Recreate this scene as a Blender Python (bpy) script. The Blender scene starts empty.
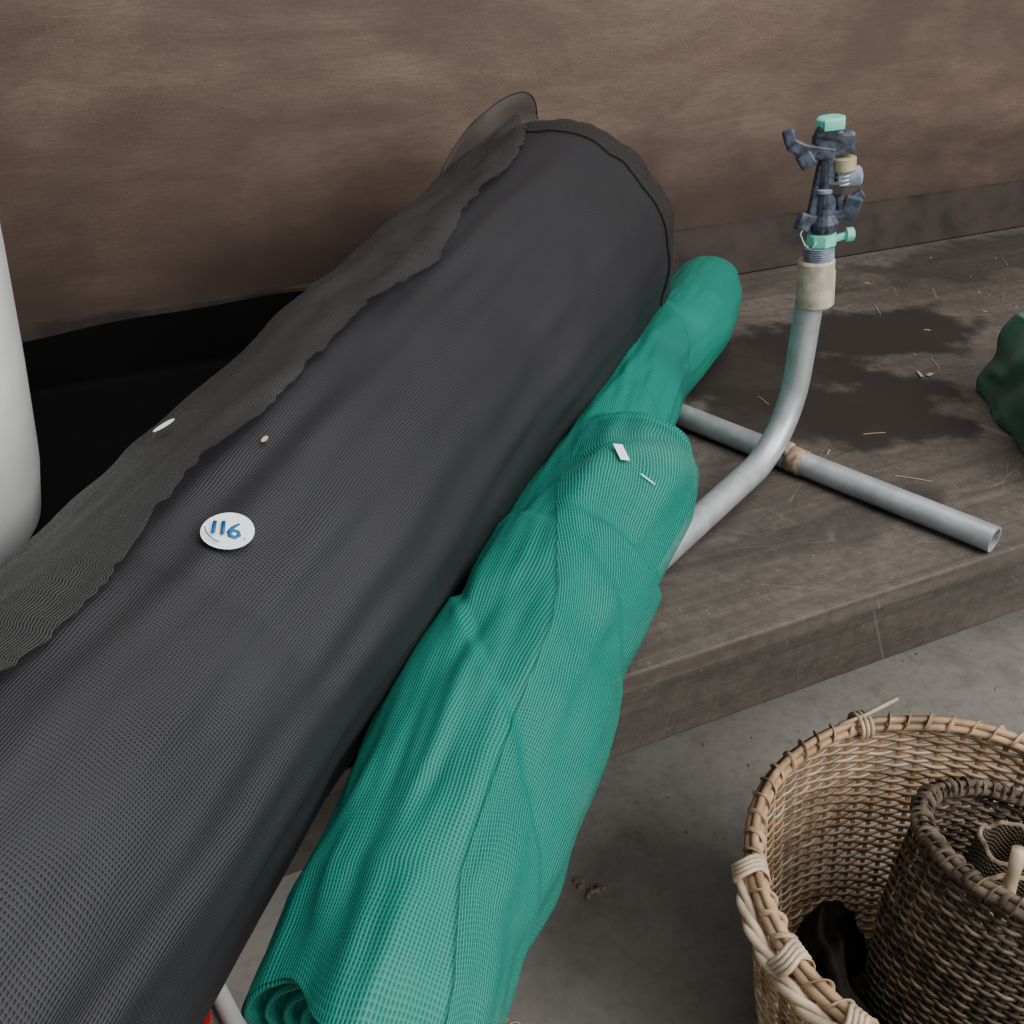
import bpy, bmesh, math, random
from mathutils import Vector, Matrix, noise, Euler
random.seed(7)
sc=bpy.context.scene
ZB=.63
# ------------------------------------------------------------ helpers
def link(o,parent=None):
    sc.collection.objects.link(o)
    if parent: o.parent=parent
    return o
def empty(name,loc=(0,0,0),rz=0):
    o=bpy.data.objects.new(name,None); o.location=loc; o.rotation_euler=(0,0,rz); return link(o)
def mkobj(name,verts,faces,mat,uvs=None,smooth=True,parent=None,mats=None,fm=None):
    me=bpy.data.meshes.new(name); me.from_pydata([tuple(v) for v in verts],[],faces)
    for m in (mats or [mat]): me.materials.append(m)
    if uvs is not None:
        ul=me.uv_layers.new(name="UVMap")
        for l in me.loops: ul.data[l.index].uv=uvs[l.vertex_index]
    for i,p in enumerate(me.polygons):
        p.use_smooth=smooth
        if fm: p.material_index=fm[i]
    me.update()
    return link(bpy.data.objects.new(name,me),parent)
class MB:
    def __init__(s): s.v=[];s.f=[];s.uv=[];s.m=[]
    def grid(s,fn,nu,nv,closed_u=False,mi=0,uvf=None,skip=None):
        b=len(s.v)
        cu=nu+1
        for j in range(nv+1):
            for i in range(cu):
                u=i/nu;v=j/nv
                s.v.append(Vector(fn(u,v))); s.uv.append(uvf(u,v) if uvf else (u,v))
        for j in range(nv):
            for i in range(nu):
                if skip and skip((i+.5)/nu,(j+.5)/nv): continue
                s.f.append((b+j*cu+i,b+j*cu+i+1,b+(j+1)*cu+i+1,b+(j+1)*cu+i)); s.m.append(mi)
    def tube(s,pts,r,n=8,mi=0,cap=True,flat=1.0,closed=False):
        pts=[Vector(p) for p in pts]; N=len(pts); b=len(s.v)
        ref=None
        L=0
        for k,p in enumerate(pts):
            if closed: t=(pts[(k+1)%N]-pts[k-1]).normalized()
            else: t=(pts[min(k+1,N-1)]-pts[max(k-1,0)]).normalized()
            if ref is None:
                ref=Vector((0,0,1)) if abs(t.z)<.9 else Vector((1,0,0))
            a=(ref-t*ref.dot(t)).normalized(); c=t.cross(a); ref=a
            rr=r(k/(N-1)) if callable(r) else r
            if k: L+=(pts[k]-pts[k-1]).length
            for i in range(n):
                q=2*math.pi*i/n
                s.v.append(p+a*math.cos(q)*rr*flat+c*math.sin(q)*rr); s.uv.append((i/n,L))
        for k in range(N if closed else N-1):
            k2=(k+1)%N
            for i in range(n):
                i2=(i+1)%n
                s.f.append((b+k*n+i,b+k*n+i2,b+k2*n+i2,b+k2*n+i)); s.m.append(mi)
        if cap and not closed:
            s.f.append(tuple(b+i for i in range(n))[::-1]); s.m.append(mi)
            s.f.append(tuple(b+(N-1)*n+i for i in range(n))); s.m.append(mi)
    def lathe(s,prof,c=(0,0,0),n=24,mi=0,axis='z',seg=None):
        b=len(s.v)
        c=Vector(c)
        for (r,h) in prof:
            for i in range(n):
                q=2*math.pi*i/n
                if axis=='z': p=(r*math.cos(q),r*math.sin(q),h)
                elif axis=='x': p=(h,r*math.cos(q),r*math.sin(q))
                else: p=(r*math.cos(q),h,r*math.sin(q))
                s.v.append(c+Vector(p)); s.uv.append((i/n,h))
        for k in range(len(prof)-1):
            for i in range(n):
                i2=(i+1)%n
                s.f.append((b+k*n+i,b+k*n+i2,b+(k+1)*n+i2,b+(k+1)*n+i)); s.m.append(mi)
        s.f.append(tuple(b+i for i in range(n))[::-1]); s.m.append(mi)
        s.f.append(tuple(b+(len(prof)-1)*n+i for i in range(n))); s.m.append(mi)
    def box(s,c,d,rot=None,mi=0,bev=0):
        bm=bmesh.new(); bmesh.ops.create_cube(bm,size=1)
        bmesh.ops.scale(bm,vec=d,verts=bm.verts)
        if bev: bmesh.ops.bevel(bm,geom=bm.edges[:],offset=bev,segments=2,affect='EDGES',profile=.5)
        M=Matrix.Translation(c)@(rot.to_4x4() if rot else Matrix())
        b=len(s.v); bm.verts.ensure_lookup_table()
        for v in bm.verts: s.v.append(M@v.co); s.uv.append((v.co.x,v.co.y))
        for f in bm.faces: s.f.append(tuple(b+v.index for v in f.verts)); s.m.append(mi)
        bm.free()
    def obj(s,name,mats,smooth=True,parent=None,auto=None):
        if not isinstance(mats,list): mats=[mats]
        o=mkobj(name,s.v,s.f,None,s.uv,smooth,parent,mats,s.m)
        if auto:
            bm=bmesh.new(); bm.from_mesh(o.data)
            for e in bm.edges:
                if len(e.link_faces)==2 and e.calc_face_angle(0)>math.radians(auto): e.smooth=False
            bm.to_mesh(o.data); bm.free()
        return o
def R(x=0,y=0,z=0):
    return Euler((math.radians(x),math.radians(y),math.radians(z))).to_matrix()
# ------------------------------------------------------------ node helper
class NT:
    def __init__(s,name,rough=.6,spec=.5):
        s.mat=bpy.data.materials.new(name); s.mat.use_nodes=True
        s.t=s.mat.node_tree; s.b=s.t.nodes["Principled BSDF"]
        s.b.inputs["Roughness"].default_value=rough
        s.b.inputs["Specular IOR Level"].default_value=spec
    def n(s,typ,**k):
        x=s.t.nodes.new(typ)
        for a,v in k.items(): setattr(x,a,v)
        return x
    def set(s,sock,v):
        if isinstance(v,bpy.types.NodeSocket): s.t.links.new(v,sock)
        else: sock.default_value=v
    def coord(s,kind="Object"): return s.n("ShaderNodeTexCoord").outputs[kind]
    def mapp(s,v,scale=(1,1,1),loc=(0,0,0),rot=(0,0,0)):
        m=s.n("ShaderNodeMapping"); s.set(m.inputs[0],v); m.inputs["Scale"].default_value=scale; m.inputs["Location"].default_value=loc; m.inputs["Rotation"].default_value=rot
        return m.outputs[0]
    def noise(s,v,scale=5,detail=4,rough=.55,dist=0):
        m=s.n("ShaderNodeTexNoise"); s.set(m.inputs["Vector"],v); m.inputs["Scale"].default_value=scale; m.inputs["Detail"].default_value=detail; m.inputs["Roughness"].default_value=rough; m.inputs["Distortion"].default_value=dist
        return m.outputs["Fac"]
    def math(s,op,a,b=0,c=0,clamp=False):
        m=s.n("ShaderNodeMath",operation=op,use_clamp=clamp); s.set(m.inputs[0],a); s.set(m.inputs[1],b)
        if op in('MULTIPLY_ADD','SMOOTH_MIN'): s.set(m.inputs[2],c)
        return m.outputs[0]
    def smooth(s,v,a,b,lo,hi):
        m=s.n("ShaderNodeMapRange",interpolation_type='SMOOTHSTEP'); s.set(m.inputs[0],v)
        m.inputs[1].default_value=a; m.inputs[2].default_value=b; m.inputs[3].default_value=lo; m.inputs[4].default_value=hi
        return m.outputs[0]
    def ramp(s,f,stops):
        m=s.n("ShaderNodeValToRGB"); s.set(m.inputs[0],f); e=m.color_ramp.elements
        while len(e)<len(stops): e.new(.5)
        for k,(p,c) in enumerate(stops):
            e[k].position=p; e[k].color=(c,c,c,1) if not hasattr(c,'__len__') else (*c,1)
        return m.outputs[0]
    def mix(s,f,a,b,mode='MIX'):
        m=s.n("ShaderNodeMix",data_type='RGBA',blend_type=mode)
        s.set(m.inputs[0],f)
        for k,v in((6,a),(7,b)):
            if isinstance(v,tuple): v=(*v[:3],1)
            s.set(m.inputs[k],v)
        return m.outputs[2]
    def sep(s,v):
        m=s.n("ShaderNodeSeparateXYZ"); s.set(m.inputs[0],v); return m.outputs
    def col(s,c):
        if isinstance(c,tuple): s.b.inputs["Base Color"].default_value=(*c,1)
        else: s.set(s.b.inputs["Base Color"],c)
    def bump(s,h,strength=.3,dist=.002):
        m=s.n("ShaderNodeBump"); m.inputs["Strength"].default_value=strength; m.inputs["Distance"].default_value=dist
        s.set(m.inputs["Height"],h); s.set(s.b.inputs["Normal"],m.outputs[0])
def simple(name,c,rough=.5,metal=0,var=.15,scale=40,bump=.1,spec=.5):
    t=NT(name,rough,spec); t.b.inputs["Metallic"].default_value=metal
    f=t.noise(t.coord(),scale,5)
    t.col(t.mix(t.smooth(f,.3,.7,0,1),tuple(x*(1-var*1.2) for x in c),tuple(min(1,x*(1+var)) for x in c)))
    if bump: t.bump(f,bump,.001)
    return t.mat
# ------------------------------------------------------------ materials
def wall_mat():
    t=NT("brown_plywood",.6,.25); o=t.coord()
    g=t.noise(t.mapp(o,(1.2,1,5)),3,9,.70,.6)
    fine=t.noise(t.mapp(o,(10,1,90)),4,5,.65)
    speck=t.noise(t.mapp(o,(70,1,110)),4,3,.6)
    big=t.noise(t.mapp(o,(1,1,1.5)),2.3,5,.6,.3)
    c=t.ramp(g,[(.3,(.090,.056,.041)),(.5,(.128,.085,.063)),(.70,(.178,.124,.094))])
    c=t.mix(t.smooth(fine,.38,.7,0,.40),c,(.070,.044,.033))
    c=t.mix(t.smooth(speck,.5,.75,0,.35),c,(.24,.18,.14))
    c=t.mix(t.smooth(big,.35,.62,.70,0),c,(.066,.042,.032))
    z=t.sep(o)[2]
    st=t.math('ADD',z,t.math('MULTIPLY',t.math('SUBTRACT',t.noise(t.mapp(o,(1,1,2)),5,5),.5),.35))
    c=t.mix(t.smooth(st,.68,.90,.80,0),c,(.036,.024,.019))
    t.col(c); t.bump(fine,.15,.001); return t.mat
def bench_mat(dk=1.0):
    t=NT("worn_dark_bench_wood",.6,.35); o=t.coord()
    g=t.noise(t.mapp(o,(1.4,34,34)),2,8,.65,.5); g2=t.noise(t.mapp(o,(5,160,160)),2,5,.6,.2)
    b=t.noise(t.mapp(o,(1,2,2)),3.4,6,.6,.5); f=t.noise(o,70,5,.7); fx=t.noise(o,220,3,.6)
    q=lambda *c_:tuple(x*dk for x in c_)
    c=t.ramp(b,[(.3,q(.052,.041,.033)),(.55,q(.094,.077,.063)),(.75,q(.150,.127,.106))])
    c=t.mix(t.smooth(g,.4,.68,0,.48),c,q(.040,.030,.024))
    c=t.mix(t.smooth(g2,.5,.7,0,.22),c,q(.17,.142,.115))
    c=t.mix(t.smooth(f,.35,.6,.45,0),c,q(.038,.030,.025))
    c=t.mix(t.smooth(fx,.60,.75,0,.4),c,q(.20,.175,.15))
    for sc_,rt in((3,.5),(4.5,-.6),(6,1.2)):
        w=t.n("ShaderNodeTexVoronoi",feature='DISTANCE_TO_EDGE'); t.set(w.inputs["Vector"],t.mapp(t.mapp(o,rot=(0,0,rt)),(.35,2.6,1),)); w.inputs["Scale"].default_value=sc_
        msk=t.math('MULTIPLY',t.smooth(w.outputs["Distance"],0,.006,1,0),t.smooth(t.noise(o,6+sc_,3),.52,.62,0,.35))
        c=t.mix(msk,c,q(.24,.21,.18))
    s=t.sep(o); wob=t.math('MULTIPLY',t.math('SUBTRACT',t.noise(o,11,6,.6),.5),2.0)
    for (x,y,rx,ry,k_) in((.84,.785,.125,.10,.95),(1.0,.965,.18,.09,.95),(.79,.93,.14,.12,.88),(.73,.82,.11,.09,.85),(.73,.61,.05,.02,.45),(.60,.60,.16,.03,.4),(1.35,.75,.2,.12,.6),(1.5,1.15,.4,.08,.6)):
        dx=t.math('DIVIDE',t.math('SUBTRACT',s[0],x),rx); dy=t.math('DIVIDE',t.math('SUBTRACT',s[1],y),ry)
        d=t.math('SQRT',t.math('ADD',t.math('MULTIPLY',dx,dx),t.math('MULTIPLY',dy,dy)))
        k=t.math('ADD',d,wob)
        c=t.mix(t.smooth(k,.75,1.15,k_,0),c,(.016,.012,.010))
    t.col(c); t.bump(t.math('ADD',g,f),.3,.001); return t.mat
def conc_mat():
    t=NT("grey_concrete",.75,.3); o=t.coord()
    b=t.noise(o,2.5,7,.6,.4); f=t.noise(o,55,6,.7); s=t.noise(o,9,5,.7); k=t.noise(o,22,6,.75)
    c=t.ramp(b,[(.3,(.28,.26,.225)),(.6,(.39,.37,.325)),(.8,(.47,.45,.40))])
    c=t.mix(t.smooth(s,.3,.55,.6,0),c,(.21,.195,.17))
    c=t.mix(t.smooth(k,.28,.45,.5,0),c,(.16,.145,.12))
    c=t.mix(t.smooth(f,.3,.55,.4,0),c,(.20,.185,.165))
    t.col(c); t.bump(f,.3,.002); return t.mat
def mesh_mat(name,thread,hole,pitch,alpha=None,tint=None,tints=(.5,.7),rough=.55,spec=.4,uvrot=0,wb=.6,lo=.55,hi=.95):
    """knitted / woven netting: procedural grid of threads in UV metres"""
    t=NT(name,rough,spec); uv=t.coord("UV"); o=t.coord()
    wob=t.noise(o,9,2)
    s=t.sep(t.mapp(uv,rot=(0,0,uvrot)))
    k=2*math.pi/pitch
    wv=t.math('MULTIPLY',t.math('SUBTRACT',wob,.5),.02)
    a=t.math('SINE',t.math('MULTIPLY',t.math('ADD',s[0],wv),k))
    b=t.math('SINE',t.math('MULTIPLY',t.math('ADD',s[1],wv),k*.85))
    b=t.math('MULTIPLY_ADD',b,wb,-(1-wb)*.5)
    th=t.math('MAXIMUM',a,b)
    ht=t.math('MULTIPLY_ADD',th,.5,.5)
    m=t.smooth(ht,lo,hi,0,1)
    col=t.mix(m,hole,thread)
    if tint:
        col=t.mix(t.smooth(t.noise(o,7,3,.5,.6),tints[0],tints[1],0,.6),col,tint)
    t.col(col); t.bump(ht,.5,pitch*.35)
    if alpha is not None:
        t.set(t.b.inputs["Alpha"],t.math('MULTIPLY_ADD',m,1-alpha,alpha))
    return t.mat
M_wall=wall_mat(); M_bench=bench_mat(); M_rail=bench_mat(.78); M_conc=conc_mat()
M_trim=simple("dark_stained_trim",(.032,.022,.017),.6,var=.5,scale=14)
M_blk=mesh_mat("black_insect_netting",(.034,.034,.039),(.0035,.0035,.0045),.0018,None,(.017,.017,.018),(.42,.72))
M_blkflap=mesh_mat("black_netting_single_layer",(.054,.054,.052),(.012,.012,.012),.0016,.55,None,uvrot=.04,lo=.45,hi=1.0)
M_blkthin=mesh_mat("black_netting_see_through",(.042,.036,.032),(.012,.011,.010),.0016,.58,uvrot=.1)
M_core=simple("dark_roll_core",(.012,.012,.013),.8)
M_grn=mesh_mat("green_shade_netting",(.002,.265,.192),(.0008,.095,.070),.0020,None,(.006,.205,.152),(.50,.75),lo=.45,hi=1.0)
M_grnflap=mesh_mat("green_netting_single_layer",(.005,.275,.202),(.0015,.115,.088),.0021,.42,(.055,.245,.192),(.55,.72),uvrot=.07,lo=.45,hi=1.0)
M_white=simple("white_plastic",(.80,.80,.79),.35,var=.04,bump=0)
M_galv=simple("galvanised_steel",(.44,.46,.465),.42,.55,var=.13,scale=45,bump=.1)
M_cream=simple("weathered_pale_fitting",(.40,.36,.27),.6,var=.28,scale=50)
M_rust=simple("rust",(.28,.20,.13),.8,var=.4,scale=120)
M_teal=simple("aqua_plastic",(.16,.60,.46),.45,var=.15)
M_navy=simple("dark_blue_grey_plastic",(.045,.055,.08),.45,var=.6,scale=120)
M_grey=simple("blue_grey_plastic",(.20,.24,.29),.5,var=.3,scale=100)
M_black=simple("black_plastic",(.016,.016,.017),.5)
M_brass=simple("brass",(.55,.47,.28),.4,.5)
M_shade=simple("bench_shade_black",(.003,.003,.0035),.9,var=.1,bump=0,spec=.1)  # near-black for the sheet added as bench shade
M_bag=simple("green_plastic_film",(.060,.150,.105),.34,var=.18,scale=12,bump=0)
M_cane=simple("bamboo_cane_tan",(.44,.29,.17),.5,var=.32,scale=35,bump=.2)
M_cane2=simple("bamboo_cane_pale",(.58,.45,.31),.5,var=.25,scale=30,bump=.2)
M_cane3=simple("bamboo_cane_brown",(.29,.17,.09),.55,var=.35,scale=30,bump=.2)
M_basedark=simple("dark_base_cane",(.05,.035,.025),.8,var=.4,scale=30)  # cane of the basket bases, darker than the sides
M_red=simple("red_plastic",(.45,.02,.02),.4)
M_stk=simple("paper_white",(.82,.84,.85),.6,var=.02,bump=0)
M_ink=simple("blue_ink",(.0,.095,.27),.5,bump=0)
M_chip=simple("pale_wood_chip",(.38,.29,.20),.8)
def mat_weave():
    t=NT("brown_woven_matting",.8,.2); s=t.sep(t.coord("UV"))
    a=t.math('SINE',t.math('MULTIPLY',s[0],2*math.pi/.006)); b=t.math('SINE',t.math('MULTIPLY',s[1],2*math.pi/.005))
    h=t.math('MULTIPLY_ADD',t.math('MULTIPLY',a,b),.5,.5)
    n=t.noise(t.coord(),20,5,.6)
    c=t.mix(t.smooth(h,.2,.8,0,1),(.05,.036,.026),(.20,.145,.10))
    c=t.mix(t.smooth(n,.35,.65,.5,0),c,(.05,.036,.026))
    t.col(c); t.bump(h,.9,.003); return t.mat
M_mat=mat_weave()
# ------------------------------------------------------------ room
def boxobj(name,x0,x1,y0,y1,z0,z1,mat,bev=0,parent=None):
    m=MB(); m.box(((x0+x1)/2,(y0+y1)/2,(z0+z1)/2),(x1-x0,y1-y0,z1-z0),bev=bev)
    return m.obj(name,mat,smooth=False,parent=parent)
boxobj("floor",-3,4.5,-2.5,1.30,-.05,0,M_conc)
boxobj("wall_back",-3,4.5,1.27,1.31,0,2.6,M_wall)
boxobj("baseboard_back",-3,4.5,1.258,1.27,ZB,ZB+.082,M_trim)
# ------------------------------------------------------------ bench
be=empty("wooden_workbench")
boxobj("top",-1.1,2.6,.50,1.256,ZB-.020,ZB,M_bench,.002,be)
boxobj("front_rail",-1.1,2.6,.503,.545,ZB-.090,ZB-.0205,M_rail,.003,be)
boxobj("back_rail",-1.1,2.6,1.20,1.25,ZB-.09,ZB-.0205,M_trim,.003,be)
for k,x in enumerate((-.95,2.45)):
    for j,y in enumerate((.55,1.15)):
        boxobj("leg_%d"%(k*2+j+1),x,x+.07,y,y+.07,0,ZB-.0205,M_trim,.003,be)
boxobj("lower_panel",-.88,2.45,1.12,1.135,.0,ZB-.0205,M_trim,0,be)
# ------------------------------------------------------------ roll interpolation
def lerpS(keys,s):
    if s<=keys[0][0]: return keys[0][1:]
    for a,b in zip(keys,keys[1:]):
        if s<=b[0]:
            f=(s-a[0])/(b[0]-a[0]); f=f*f*(3-2*f)*.3+f*.7
            return [x+(y-x)*f for x,y in zip(a[1:],b[1:])]
    return keys[-1][1:]
# ------------------------------------------------------------ big black roll
bigK=[(-.50,-.333,.106,.742,.109),(0,.001,.482,.746,.112),(.10,.070,.555,.751,.117),(.40,.280,.775,.761,.127),(.80,.563,1.068,.781,.1475),(.90,.628,1.143,.783,.148)]
T=Vector((.66,.751,0.02)).normalized(); RT=T.cross(Vector((0,0,1))).normalized(); UP=RT.cross(T).normalized()
def big(s,th,off=0):
    x,y,z,r=lerpS(bigK,s)
    q=math.radians(th)
    r=r*(1+.012*math.sin(3*q+s*5)+.010*math.sin(2*q-s*9+1))+off
    cx,sx=math.cos(q),math.sin(q)
    r+= .0045*noise.noise(Vector((cx*2,sx*2,s*4)))+.0030*noise.noise(Vector((cx*6,sx*6,s*2.2+5)))+.0022*noise.noise(Vector((cx*7,sx*7,s*12)))
    r+=.0016*math.sin(s*38+2.5*sx)*max(0,noise.noise(Vector((cx*2,sx*2,s*3+9))))*2
    d=RT*cx+UP*sx
    if sx<0: r=min(r,(z-ZB-.004)/(-sx)) if s>.02 else r
    return Vector((x,y,z))+d*r
S0,S1=-.5,.885
bm_=MB()
def fbig(u,v):
    s=S0+(S1-.030-S0)*v
    e=max(0,(s-(S1-.13))/.10)
    return big(s,u*360,-.030*e**3.0)
bm_.grid(fbig,160,260,uvf=lambda u,v:(u*.75,v*(S1-S0)))
def fout(u,v):
    s=S1-.14+(.14)*v+.006*math.sin(u*17)*v
    e=v
    return big(s,-50+u*225,.0025-.050*e**3.0+.002*math.sin(u*23)*e)
bm_.grid(fout,90,24,mi=2,uvf=lambda u,v:(u*.45,v*.14))
for (sa,dr) in((S1-.031,-.030),(S0,0)):
    def fend(u,v,sa=sa,dr=dr):
        p=big(sa,u*360,dr); c=Vector(lerpS(bigK,sa)[:3])
        k=1-v*.85
        wig=.003*math.sin(v*60+u*6.283)
        return c+(p-c)*k-T*(wig if sa>0 else -wig)
    bm_.grid(fend,60,60,mi=3)
def edge_th(s):
    base=84+ (s-0)*8+(12*max(0,s-.6)/.2)
    jag=1.8*noise.noise(Vector((s*60,2,0)))+1.2*noise.noise(Vector((s*150,7,0)))
    return base+1.6*math.sin(s*9+.5)+1.0*math.sin(s*31)+jag+ (3.4*math.sin(s*24+1) if s>.35 else 0)
def fflap(u,v):
    s=S0+(.80-S0)*v
    a=edge_th(s); b=205
    th=a+(b-a)*u
    e=max(0,1-u*7)
    w=noise.noise(Vector((u*5,s*9,3))); w2=noise.noise(Vector((u*14,s*22,8)))
    return big(s,th,.0055+.004*e*(.6+.6*math.sin(s*26))+.0045*w+.0022*w2)
bm_.grid(fflap,70,400,mi=1,uvf=lambda u,v:(u*.25,v*1.30))
# flared corner standing up at the far end
def fflare(u,v):
    w=u*2-1
    s=.66+.175*u
    th=edge_th(.76)+0+26*(1-u)
    base=big(s,th,-.004)
    h=.042*v*(max(0,1-abs(w)**2.2))**.5*(1+.14*math.sin(u*9))
    return base+UP*h-RT*(.006*v)+T*(.004*v*w)+RT*.008*math.sin(u*9)*v+T*.003*math.sin(v*6)
bm_.grid(fflare,40,16,mi=2,uvf=lambda u,v:(u*.16,v*.08))
bm_.tube([fflare(k/40,1) for k in range(41)],.0009,5,mi=3)
roll=bm_.obj("black_netting_roll",[M_blk,M_blkflap,M_blkthin,M_core])
def patch(name,s,th,ws,wt,mat,off=.007,rot=0,round_=True,n=20,parent=None):
    C=big(s,th,off); ds=(big(s+.01,th,off)-big(s-.01,th,off)).normalized(); dt=(big(s,th+3,off)-big(s,th-3,off)).normalized()
    nn=ds.cross(dt).normalized()
    if nn.dot(C-Vector(lerpS(bigK,s)[:3]))<0: nn=-nn
    rr=.12
    vs=[C]
    for k in range(n):
        q=2*math.pi*k/n
        a,b=math.cos(q),math.sin(q)
        if not round_:
            mx=max(abs(a),abs(b)); a/=mx;b/=mx
        a*=ws;b*=wt
        a,b=a*math.cos(rot)-b*math.sin(rot),a*math.sin(rot)+b*math.cos(rot)
        vs.append(C+ds*a+dt*b-nn*(b*b/(2*rr)))
    fs=[(0,k+1,(k+1)%n+1) for k in range(n)]
    return mkobj(name,vs,fs,mat,smooth=True,parent=parent,uvs=[(v.x,v.y) for v in vs])
st=empty("lot_number_sticker")
SS,ST=.036,68.5
patch("disc",SS,ST,.0144,.0138,M_stk,.0030,n=40,parent=st)
C=big(SS,ST,.0038); N=(C-Vector(lerpS(bigK,SS)[:3])).normalized()
rx=Vector((.904,-.427,0)); rx=(rx-N*rx.dot(N)).normalized(); ry=N.cross(rx)
ca,sa=math.cos(.06),math.sin(.06); rx,ry=rx*ca+ry*sa,ry*ca-rx*sa
ink=MB()
def stroke(pts,w=.0013,k=1.1):
    P=[C+rx*((x+1.6)*.001*k)+ry*((y+.3)*.001*k) for x,y in pts]
    P=[p-N*(((p-C).dot(RT))**2/.24) for p in P]
    ink.tube(P,w,6,flat=.3)
stroke([(-8.5,4),(-8,-5)]); stroke([(-4.4,5),(-3.6,-4.5)])
stroke([(3,5.5),(.5,2),(-.8,-1.5),(0,-4.3),(2.5,-4.8),(4.3,-2.6),(3.4,-.2),(1,-.2),(-.4,-1.6)])
stroke([(6.8,-4.2),(7.2,-4.0)],.0015)
stroke([(math.cos(q)*12.0-1.6,math.sin(q)*11.6-.3) for q in [math.radians(a) for a in range(185,262,8)]],.0004,1)
ink.obj("number_116",M_ink,parent=st)
bits=empty("paper_scraps")
patch("scrap_1",.112,110,.0080,.0034,M_stk,.012,rot=-.35,parent=bits)
patch("scrap_2",.120,80,.0035,.0014,M_chip,.004,parent=bits)
# ------------------------------------------------------------ green roll
grK=[(.000,.026,.237,.691,.056),(.045,.060,.283,.693,.059),(.09,.084,.319,.695,.060),(.145,.120,.358,.696,.061),(.225,.173,.421,.696,.063),(.32,.238,.488,.696,.064),(.42,.302,.559,.695,.064),(.50,.370,.636,.691,.060),(.60,.444,.726,.686,.053),(.795,.576,.875,.684,.052),(.985,.712,.986,.685,.054),(1.10,.795,1.073,.682,.051),(1.16,.838,1.121,.677,.046),(1.195,.862,1.147,.671,.038)]
GS=.022; GE=1.19
GT=Vector((.66,.75,0))
def grn(s,th,off=0):
    x,y,z,r=lerpS(grK,s)
    e=.03; a=lerpS(grK,s-e); b=lerpS(grK,s+e)
    t=Vector((b[0]-a[0],b[1]-a[1],b[2]-a[2])).normalized()
    t=(t*.35+GT*.65).normalized()
    rt_=t.cross(Vector((0,0,1))).normalized(); up=rt_.cross(t)
    q=math.radians(th)
    c,sn=math.cos(q),math.sin(q)
    side=max(0,math.cos(q-math.radians(28)))**2
    def lobe(s0,wf,wn,amp):
        d=s-s0
        return amp*math.exp(-(d/wf)**2) if d>0 else amp*math.exp(-(abs(d)/wn)**3)
    b1=lobe(.562,.012,.125,.037)+lobe(.400,.010,.085,.011)+lobe(.27,.02,.07,.004)
    r2=r+b1*side
    tw=th*1.0+s*150
    ramp_=min(1,max(0,(.75-s)/.3)); calm=1-.6*min(1,max(0,(s-.7)/.2))
    r2+=.8*(.003*math.sin(math.radians(tw*2))*math.sin(s*11)+.0022*math.sin(math.radians(th*5+s*500))*math.sin(s*23+1))*(.3+.7*ramp_)*calm
    r2+=.009*ramp_*noise.noise(Vector((c*1.5,sn*1.5,s*6+3)))+(.004*noise.noise(Vector((c*3.0,sn*3.0,s*11)))+.002*noise.noise(Vector((c*6,sn*6,s*20+7))))*calm
    for (s0,k,amp) in((.19,.28,.006),(.36,.16,.004),(.50,-.20,.004),(.66,.10,.003),(.86,.22,.004)):
        d=s-(s0+k*(th-60)/180)
        if 0<d<.2 and -60<th<230: r2-=amp*math.exp(-d*22)*min(1,d/.012)
    if sn<0: r2=min(r2,(z-ZB-.002)/max(.02,-sn)) if s>.30 else r2
    return Vector((x,y,z))+rt_*(c*r2)+up*(sn*r2)+up*off*sn+rt_*off*c
g=MB()
def fg(u,v):
    s=GS+(GE-GS)*v
    th=u*360
    if th>250: th-=360
    p=grn(s,th)
    k=max(0,(s-(GE-.06))/.06)
    if k>0:
        cc=Vector(lerpS(grK,s)[:3]); p=cc+(p-cc)*math.sqrt(max(0,1-k*k*.999))
    k=max(0,(GS+.05-s)/.05)
    if k>0: p+=GT*(-.012*k*(math.sin(math.radians(th*2-40))+.5*math.sin(math.radians(th*5)))) 
    return p
g.grid(fg,160,420,uvf=lambda u,v:(u*.38,v*GE))
def fgend(u,v):
    p=fg(u,0); cc=Vector(lerpS(grK,GS)[:3])
    return cc+(p-cc)*(1-v)+GT*(.02*v**.5+.005*math.sin(v*45+u*6.28))
g.grid(fgend,80,50,uvf=lambda u,v:(u*.38,v*.06))
def fl1(u,v):
    s=GS-.010+.54*v+.010*math.sin(u*9)*(1-v)
    e0=-60+8*math.sin(s*14); e1=40+62*v+6*math.sin(s*17)
    th=e0+(e1-e0)*u
    puff=.006*math.sin(math.pi*min(1,u*1.02))*math.sin(math.pi*min(1,max(0,v)))**.5
    return grn(s,th,.0025+puff)
g.grid(fl1,60,150,mi=1,uvf=lambda u,v:(u*.20,v*.52))
g.obj("green_netting_roll",[M_grn,M_grnflap])
def patchg(name,s,th,ws,wt,rot=0):
    C=grn(s,th,.008); ds=(grn(s+.01,th)-grn(s-.01,th)).normalized(); dt=(grn(s,th+4)-grn(s,th-4)).normalized()
    vs=[]
    for a,b in((-1,-1),(1,-1),(1,1),(-1,1)):
        a*=ws;b*=wt; a,b=a*math.cos(rot)-b*math.sin(rot),a*math.sin(rot)+b*math.cos(rot)
        vs.append(C+ds*a+dt*b)
    mkobj(name,vs,[(0,1,2,3)],M_stk,parent=bits)
patchg("scrap_3",.475,68,.0095,.0042,.6)
patchg("scrap_4",.465,50,.0006,.007,-.3)
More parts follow.
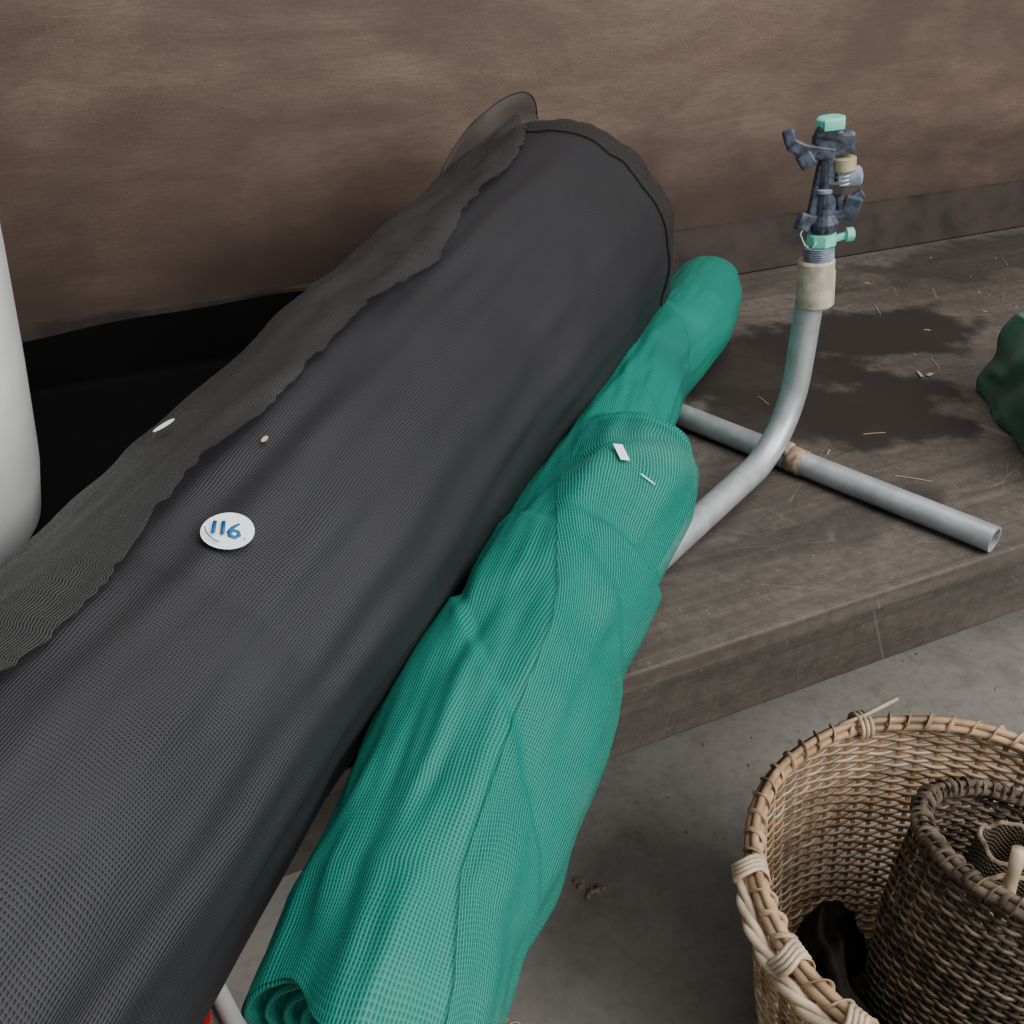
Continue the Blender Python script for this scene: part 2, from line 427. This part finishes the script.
# ------------------------------------------------------------ sprinkler on stand
RZ=-math.radians(25.3)
sp=empty("impact_sprinkler_on_stand")
m=MB()
rp=.0135
a=Vector((.600,.884,ZB+rp)); b=Vector((.730,.505,ZB+rp))
m.tube([a+(b-a)*k/20 for k in range(21)],rp*.95,20,cap=False)
m.tube([a+(b-a)*k/20 for k in range(21)],rp*.80,20,cap=False)
for e in(a,b):
    d=(b-a).normalized(); n1=d.cross(Vector((0,0,1))).normalized(); n2=Vector((0,0,1))
    m.grid(lambda u,v,e=e:e+(n1*math.cos(u*6.2832)+n2*math.sin(u*6.2832))*rp*(.80+.15*v),20,1)
m.obj("cross_tube",M_galv,parent=sp)
m=MB()
J=Vector((.659,.719,0))
foot=Vector((.415,.603,ZB+rp))
dirf=(Vector((foot.x,foot.y,0))-Vector((J.x,J.y,0))).normalized()
pts=[]
Rb=.085
for k in range(14):
    pts.append(foot.lerp(Vector((J.x,J.y,ZB+rp+.012))+dirf*Rb,k/14))
c0=Vector((J.x,J.y,ZB+rp+.012+Rb))+dirf*Rb
for k in range(17):
    q=math.pi/2*k/16
    pts.append(c0-dirf*Rb*math.sin(q)-Vector((0,0,Rb))*math.cos(q))
for k in range(1,6): pts.append(Vector((J.x,J.y,ZB+rp+.012+Rb+(.815-ZB-rp-.012-Rb)*k/5)))
m.tube(pts,rp,24,cap=False)
m.tube([foot+(pts[1]-foot)*k for k in(0,.5,1)],rp*.8,24,cap=True)
m.obj("riser_pipe",M_galv,parent=sp)
m=MB(); q0=a+(b-a)*.47
m.tube([a+(b-a)*k for k in(.455,.47,.485,.50)],rp*1.03,16)
m.box((q0.x-.006,q0.y+.010,ZB+.024),(.016,.022,.010),R(0,0,-70),bev=.004)
m.obj("rusty_weld",M_rust,parent=sp)
hd=empty("sprinkler_head",(J.x,J.y,.8545)); hd.rotation_euler=(0,-math.radians(7),RZ); hd.parent=sp
m=MB()
m.lathe([(.0165,-.046),(.0180,-.044),(.0180,-.012),(.0170,-.010),(.0174,-.002),(.0160,0)],n=28)
m.obj("coupling",M_cream,parent=hd,auto=35)
m=MB()
pr=[]
for k in range(6): pr+=[(.0128,.0+k*.0022),(.0145,.0011+k*.0022)]
m.lathe([(.0120,0)]+pr+[(.011,.0135)],(.002,0,0),n=24)
m.lathe([(.004,0),(.0075,.001),(.0075,.004),(.004,.005)],(.004,-.004,.062),n=16)
m.lathe([(.004,0),(.009,.002),(.0095,.022),(.0075,.024)],(.013,0,.073),n=16,axis='x')
m.obj("grey_barrel_and_nozzle",M_grey,parent=hd,auto=30)
m=MB()
m.lathe([(.011,.013),(.0145,.014),(.0145,.019),(.0135,.024),(.011,.025)],(.004,0,0),n=8)
m.box((.017,-.006,.020),(.022,.006,.006),R(0,-12,0),bev=.0015)
m.lathe([(.004,0),(.0065,.001),(.0065,.007),(.005,.008)],(.024,-.006,.022),n=12,axis='x')
m.lathe([(.009,.1175),(.0128,.119),(.0128,.126),(.011,.1275)],(.008,0,0),n=10)
m.box((.008,-.011,.1225),(.018,.005,.009),bev=.001)
m.obj("aqua_fittings",M_teal,parent=hd,auto=30)
m=MB()
m.lathe([(.006,.024),(.0115,.026),(.013,.034),(.010,.042),(.0095,.060),(.0085,.080),(.0075,.100)],(.006,0,0),n=16)
m.box((.007,0,.040),(.046,.012,.009),R(0,-6,0),bev=.002)
m.box((-.014,-.004,.038),(.014,.008,.016),R(0,25,20),bev=.002)
m.box((.028,-.004,.046),(.016,.007,.022),R(0,20,-15),bev=.002)
m.box((.033,-.004,.055),(.014,.006,.009),R(0,-30,0),bev=.0015)
m.box((-.003,0,.062),(.007,.010,.052),R(0,10,0),bev=.0015)
m.box((.019,0,.050),(.006,.010,.030),R(0,-8,0),bev=.0015)
m.box((.011,0,.104),(.036,.015,.020),bev=.003)
m.box((.006,-.003,.114),(.024,.012,.011),R(0,15,0),bev=.003)
m.box((-.006,-.004,.100),(.036,.008,.012),R(0,14,0),bev=.002)
m.box((-.022,-.004,.106),(.016,.009,.012),R(0,30,0),bev=.002)
m.box((-.029,-.004,.115),(.010,.009,.014),R(0,-15,0),bev=.002)
m.box((-.014,-.005,.094),(.014,.009,.014),R(0,-30,0),bev=.002)
m.obj("sprinkler_body_and_arm",M_navy,smooth=False,parent=hd)
m=MB()
m.lathe([(.0085,.080),(.0105,.081),(.0105,.091),(.0085,.092)],(.021,-.002,0),n=20)
m.obj("brass_ring",M_brass,parent=hd,auto=30)
m=MB()
m.tube([(.020+.0075*math.cos(k*.6),.0075*math.sin(k*.6)-.002,.066+k*.00035) for k in range(48)],.0010,6)
m.tube([(-.014,-.006,.036),(-.018,-.008,.028),(-.014,-.008,.018),(-.008,-.010,.012),(-.004,-.012,.020)],.0009,6)
m.obj("spring_and_wire",M_galv,parent=hd)
m=MB()
m.box((.012,-.003,.066),(.018,.012,.014),R(0,10,0),bev=.003)
m.lathe([(.010,.0),(.0125,.001),(.0125,.007),(.010,.008)],(.006,0,.026),n=8)
m.obj("black_seals",M_black,smooth=False,parent=hd)
# ------------------------------------------------------------ green plastic bag
def bag():
    bm=bmesh.new(); bmesh.ops.create_cube(bm,size=1); bmesh.ops.subdivide_edges(bm,edges=bm.edges[:],cuts=50,use_grid_fill=True)
    for v in bm.verts:
        p=v.co.copy()
        s=p.normalized()*.5
        q=p*.86+s*.14*1.3
        n1=noise.noise(q*1.7+Vector((3,1,0))); n2=noise.noise(q*3.2+Vector((5,2,8)))
        q*=1+.10*n1+.035*n2
        # gathered pleats over the folded edge, soft sags on the sides
        q.z+=.022*math.sin(q.y*30+4*n1)*max(0,min(1,(p.z+.1)*3))*(1 if q.x>.05 else .45)
        q.x+=.012*math.sin(q.y*17+q.z*9+3*n2); q.y+=.010*math.sin(q.x*15-q.z*11)
        top=max(0,q.z+.3)
        q.x*=1-.22*top; q.y*=1-.22*top
        v.co=Vector((q.x*.24,q.y*.28,max(-.050,q.z*.115)))
    me=bpy.data.meshes.new("green_plastic_bag"); bm.to_mesh(me); bm.free()
    for p in me.polygons: p.use_smooth=True
    me.materials.append(M_bag)
    o=bpy.data.objects.new("green_plastic_bag",me); o.location=(1.030,.602,ZB+.0505); o.rotation_euler=(0,0,-.50); link(o)
bag()
# ------------------------------------------------------------ added black sheet, stands in for deep shade behind the roll
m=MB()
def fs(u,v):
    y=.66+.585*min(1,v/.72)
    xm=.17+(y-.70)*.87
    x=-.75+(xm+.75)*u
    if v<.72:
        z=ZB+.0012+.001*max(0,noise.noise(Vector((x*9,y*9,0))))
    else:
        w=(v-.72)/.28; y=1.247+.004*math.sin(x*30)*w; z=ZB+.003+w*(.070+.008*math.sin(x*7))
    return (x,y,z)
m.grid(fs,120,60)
m.obj("bench_shade_sheet",M_shade)
# ------------------------------------------------------------ white tub
m=MB()
def tub(scl,z,q,e=.55):
    c,s=math.cos(q),math.sin(q)
    return Vector((-.302+scl[0]*math.copysign(abs(c)**e,c),.975+scl[1]*math.copysign(abs(s)**e,s),z))
prof=[(0,0,.0035),(.20,.14,.0035),(.232,.168,.010),(.246,.182,.03),(.254,.190,.07),(.262,.197,.15),(.270,.203,.25),(.277,.208,.36),(.280,.211,.40),(.292,.222,.405),(.294,.224,.415),(.290,.22,.420),(.275,.206,.418),(.268,.20,.36),(.255,.19,.15),(.235,.17,.02),(0,0,.015)]
def ft(u,v):
    i=min(len(prof)-1,int(round(v*(len(prof)-1)))); a=prof[i]
    return tub((a[0],a[1]),ZB+a[2],u*2*math.pi)
m.grid(ft,96,len(prof)-1)
m.obj("white_plastic_tub",M_white,auto=50)
# ------------------------------------------------------------ woven baskets
def basket(name,cx,cy,Rt,Rb_,H,nst,pitch,handles=(),knots=(),cols=None,belly=0,z0=0,tilt=None,lash=.024):
    cA,cB,cC=cols or (M_cane,M_cane2,M_cane3)
    root=empty(name,(cx,cy,z0))
    if tilt: root.rotation_euler=Vector(tilt).to_track_quat('Z','Y').to_euler()
    def rad(z):
        f=z/H; return Rb_+(Rt-Rb_)*(f**.7)+belly*math.sin(math.pi*f)
    m=MB(); rows=int(H/pitch)
    SEG=nst*4
    for k in range(rows):
        z=pitch*(k+.5); r=rad(z); ph=(k%2)*math.pi
        b=len(m.v); h=pitch*.47; tk=.0009
        for i in range(SEG):
            q=2*math.pi*i/SEG
            rr=r+.0022*math.cos(q*nst/2+ph)+random.uniform(-.0002,.0002)
            zz=z+.0015*noise.noise(Vector((q*3,k*.7,0)))
            for (dr,dz) in((tk,-h*.8),(tk*1.3,0),(tk,h*.8),(-tk,h*.8),(-tk*1.3,0),(-tk,-h*.8)):
                m.v.append(Vector(((rr+dr)*math.cos(q),(rr+dr)*math.sin(q),zz+dz))); m.uv.append((q,z))
        mi=random.choice((0,0,0,1,2,0))
        for i in range(SEG):
            i2=(i+1)%SEG
            for j in range(6):
                j2=(j+1)%6
                m.f.append((b+i*6+j,b+i2*6+j,b+i2*6+j2,b+i*6+j2)); m.m.append(mi)
    m.obj("woven_strands",[cA,cB,cC],parent=root)
    m=MB()
    for k in range(nst):
        q=2*math.pi*(k)/nst
        w=.0032
        tn=Vector((-math.sin(q),math.cos(q),0)); rd=Vector((math.cos(q),math.sin(q),0))
        def f(u,v,rd=rd,tn=tn):
            z=.002+(H-.004)*v
            c,s=math.cos(u*6.2832),math.sin(u*6.2832)
            return rd*(rad(z)+.0009*s)+tn*(w*c)+Vector((0,0,z))
        m.grid(f,6,12)
    m.grid(lambda u,v:Vector((math.cos(u*6.2832)*Rb_*v,math.sin(u*6.2832)*Rb_*v,.006+.0015*math.sin(v*90+u*150))),72,30,mi=1)
    m.obj("stakes_and_base",[cC,M_basedark],parent=root)
    m=MB()
    for (dr,dz,rr) in((.005,-.004,.0050),(-.005,-.004,.0045),(0,.003,.0045)):
        m.tube([((Rt+dr)*math.cos(2*math.pi*i/120),(Rt+dr)*math.sin(2*math.pi*i/120),H+dz+.0015*math.sin(i*.5)) for i in range(120)],rr,8,closed=True)
    turns=int(2*math.pi*Rt/lash)
    n=turns*14
    P=[]
    for i in range(n):
        q=2*math.pi*i/n; w=q*turns
        P.append(((Rt+.0100*math.cos(w))*math.cos(q),(Rt+.0100*math.cos(w))*math.sin(q),H-.001+.0084*math.sin(w)))
    m.tube(P,.0032,6,closed=True,flat=.25,mi=0)
    m.obj("lashed_rim",[cA,cB],parent=root)
    if handles:
        m=MB()
        for (q0,q1,out,up) in handles:
            for st_ in range(3):
                P=[]
                for i in range(70):
                    f=i/69; q=math.radians(q0+(q1-q0)*f); bow=math.sin(math.pi*f)**.5
                    w=f*13+st_*2.094
                    rr=Rt+.010+out*bow+.0045*math.cos(w); z=H-.010+up*bow+.0045*math.sin(w)
                    P.append((rr*math.cos(q),rr*math.sin(q),z))
                m.tube(P,.0042,8)
            for q in(q0,q1,(q0+q1)/2+3):
                qq=math.radians(q)
                c=Vector(((Rt+.006)*math.cos(qq),(Rt+.006)*math.sin(qq),H-.004))
                for j in range(4):
                    tn=Vector((-math.sin(qq),math.cos(qq),0)); rd=Vector((math.cos(qq),math.sin(qq),0))
                    P=[c+tn*(.005*(j-1.5))+rd*(.016*math.cos(w))+Vector((0,0,.015*math.sin(w)))+tn*.004*math.sin(w*2) for w in [x*6.2832/16 for x in range(16)]]
                    m.tube(P,.0026,6,closed=True,mi=0)
        for q in knots:
            qq=math.radians(q); tn=Vector((-math.sin(qq),math.cos(qq),0)); rd=Vector((math.cos(qq),math.sin(qq),0))
            c=rd*Rt+Vector((0,0,H))
            m.tube([c+tn*.03+Vector((0,0,.008)),c-tn*.0+Vector((0,0,.014)),c-tn*.05+rd*.01+Vector((0,0,.02))],.0025,6)
            for j in range(3):
                P=[c+tn*(.006*(j-1))+rd*(.015*math.cos(w))+Vector((0,0,.014*math.sin(w))) for w in [x*6.2832/16 for x in range(16)]]
                m.tube(P,.0025,6,closed=True)
        m.obj("handle",[M_cane2],parent=root)
    return root
basket("bamboo_basket",.692,.382,.221,.165,.33,60,.0060,handles=((152,196,.008,-.006),(332,376,.008,-.006)),knots=(80,))
basket("bamboo_basket",.145,.490,.12,.095,.15,32,.0065)
# older dark basket sitting tilted inside the big one
D1=simple("old_dark_wicker",(.120,.088,.063),.75,var=.45,scale=60,bump=.4,spec=.2)
D2=simple("old_grey_brown_wicker",(.19,.145,.108),.75,var=.45,scale=60,bump=.4,spec=.2)
D3=simple("old_blackened_wicker",(.060,.044,.032),.8,var=.4,scale=60,bump=.4,spec=.2)
B0=Vector((.686,.346,.038)); B1=Vector((.764,.384,.330)); BD=(B1-B0).normalized(); BL=(B1-B0).length
basket("dark_wicker_basket",B0.x,B0.y,.111,.086,BL,50,.0050,cols=(D1,D2,D3),belly=.012,z0=B0.z,tilt=BD,lash=.011)
# ------------------------------------------------------------ rolled matting in the old basket
m=MB()
def spiral(base,top,z0,z1,r0,r1,turns,ph=0,nn=110,th=.005,amp=.06,rip=1.0):
    L=math.pi*(r0+r1)*turns
    def f(off):
        def g_(u,v):
            q=ph+u*turns*2*math.pi; r=r0+(r1-r0)*u
            z=z0+(z1-z0)*v
            rr=r*(1+amp*math.sin(q*2+1+v)+amp*.6*math.sin(q*3+v*2))*(1+.05*math.sin(v*3.1))+off
            cx=base[0]+(top[0]-base[0])*v; cy=base[1]+(top[1]-base[1])*v
            return (cx+rr*math.cos(q),cy+rr*math.sin(q),z+(.007*math.sin(q*3)+.004*math.sin(q*7))*v*rip)
        return g_
    m.grid(f(0),nn,24,uvf=lambda u,v:(u*L,v*(z1-z0)))
    m.grid(f(th),nn,24,uvf=lambda u,v:(u*L,v*(z1-z0)))
    fa,fb=f(0),f(th)
    m.grid(lambda u,v:Vector(fa(u,1)).lerp(Vector(fb(u,1)),v)+Vector((0,0,.003*math.sin(v*3.14))),nn,4,mi=1)
spiral((.700,.345),(.728,.358),.085,.290,.030,.050,1.30,ph=2.4,nn=90,th=.006,amp=.06,rip=.5)
spiral((.738,.405),(.778,.420),.085,.300,.018,.034,1.35,ph=4.4,nn=70,th=.005,amp=.06,rip=.5)
M_matedge=simple("matting_cut_edge",(.22,.155,.10),.85,var=.5,scale=90,bump=.5)
m.obj("rolled_woven_matting",[M_mat,M_matedge])
m=MB()
for (p,q,r_) in(((.712,.352,.09),(.738,.386,.345),.0065),((.705,.335,.09),(.770,.330,.325),.0065)):
    P=[Vector(p).lerp(Vector(q),k/8) for k in range(9)]
    m.tube(P,lambda f,r_=r_:r_+(.0012 if abs(f*4-round(f*4))<.06 else 0),10)
m.obj("bamboo_canes",M_cane2)
m=MB()
def fcl(u,v):
    q=math.radians(95+u*125)
    c0_=Vector((.692,.382,0))
    rr=.160-(.160-.088)*v
    z=.06+.15*math.sin(math.pi*(.18+.82*min(1,v*.9)))*math.sin(math.pi*min(1,max(0,.08+u*.84)))**.5
    z+=.018*noise.noise(Vector((u*6,v*5,1)))+.008*math.sin(u*20+v*9)
    return c0_+Vector((rr*math.cos(q),rr*math.sin(q),z))
m.grid(fcl,60,40)
m.obj("basket_shade_fill",simple("basket_shade_black",(.012,.010,.009),.98,var=.4,spec=.04))  # black surface added as shade filling the basket's inside
# ------------------------------------------------------------ things on the floor
m=MB(); A=Vector((-.035,.93,.012)); B=Vector((.035,.56,.012))
m.tube([A.lerp(B,k/6) for k in range(7)],.011,16); m.obj("white_pvc_pipe",M_white)
m=MB()
m.lathe([(.06,0),(.072,.09),(.076,.092),(.076,.098),(.070,.098),(.058,.006)],(-.098,.745,0),n=36)
m.obj("red_plastic_bucket",M_red,auto=40)
m=MB()
for k in range(40):
    x=random.uniform(.72,1.6); y=random.uniform(.53,1.2)
    if abs(x-1.03)<.20 and abs(y-.60)<.20: continue
    a_=random.uniform(0,3.14); L=random.choice((.002,.003,.004,.012,.022))*random.uniform(.5,1.1)
    d=Vector((math.cos(a_),math.sin(a_),0))*L; c=Vector((x,y,ZB+.0008))
    m.tube([c-d,c+Vector((0,0,.0003)),c+d],.0004 if L>.008 else .0007,5)
m.box((.965,.835,ZB+.0018),(.020,.004,.002),R(4,5,60),bev=.0008)
m.box((.975,.828,ZB+.0018),(.012,.005,.002),R(4,5,20),bev=.0008)
m.obj("wood_debris",M_chip,smooth=False)
m=MB()
for k in range(9):
    c=Vector((.467+random.uniform(-.02,.02),.755+random.uniform(-.015,.015),.004)); 
    m.box(c,(random.uniform(.006,.02),random.uniform(.004,.01),.006),R(random.uniform(-20,20),20,random.uniform(0,180)),bev=.0015)
for k in range(30):
    c=Vector((random.uniform(.3,1.3),random.uniform(.65,1.0),.001)); m.box(c,(random.uniform(.002,.006),.003,.002),R(0,0,random.uniform(0,180)))
m.obj("floor_litter",M_chip,smooth=False)
# ------------------------------------------------------------ light
w=bpy.data.worlds.new("world"); sc.world=w; w.use_nodes=True
w.node_tree.nodes["Background"].inputs[0].default_value=(.92,.96,1,1); w.node_tree.nodes["Background"].inputs[1].default_value=.52
def area(name,loc,tgt,size,power,col=(1,1,1)):
    l=bpy.data.lights.new(name,'AREA'); l.size=size; l.energy=power; l.color=col
    o=bpy.data.objects.new(name,l); o.location=loc; o.rotation_euler=(Vector(tgt)-Vector(loc)).to_track_quat('-Z','Y').to_euler(); link(o)
area("daylight_opening",(1.6,-1.3,2.3),(.5,.8,.6),1.7,92,(1,.985,.965))
area("skylight",(.9,.2,2.9),(.6,.7,.6),1.4,36,(.97,.98,1))
# ------------------------------------------------------------ camera
cd=bpy.data.cameras.new("camera"); cd.sensor_width=36; cd.lens=36*1000/1024; cd.clip_start=.02
co=bpy.data.objects.new("camera",cd); co.location=(0,0,1.15); co.rotation_euler=(math.radians(58.2),0,-math.radians(25.3)); link(co)
sc.camera=co
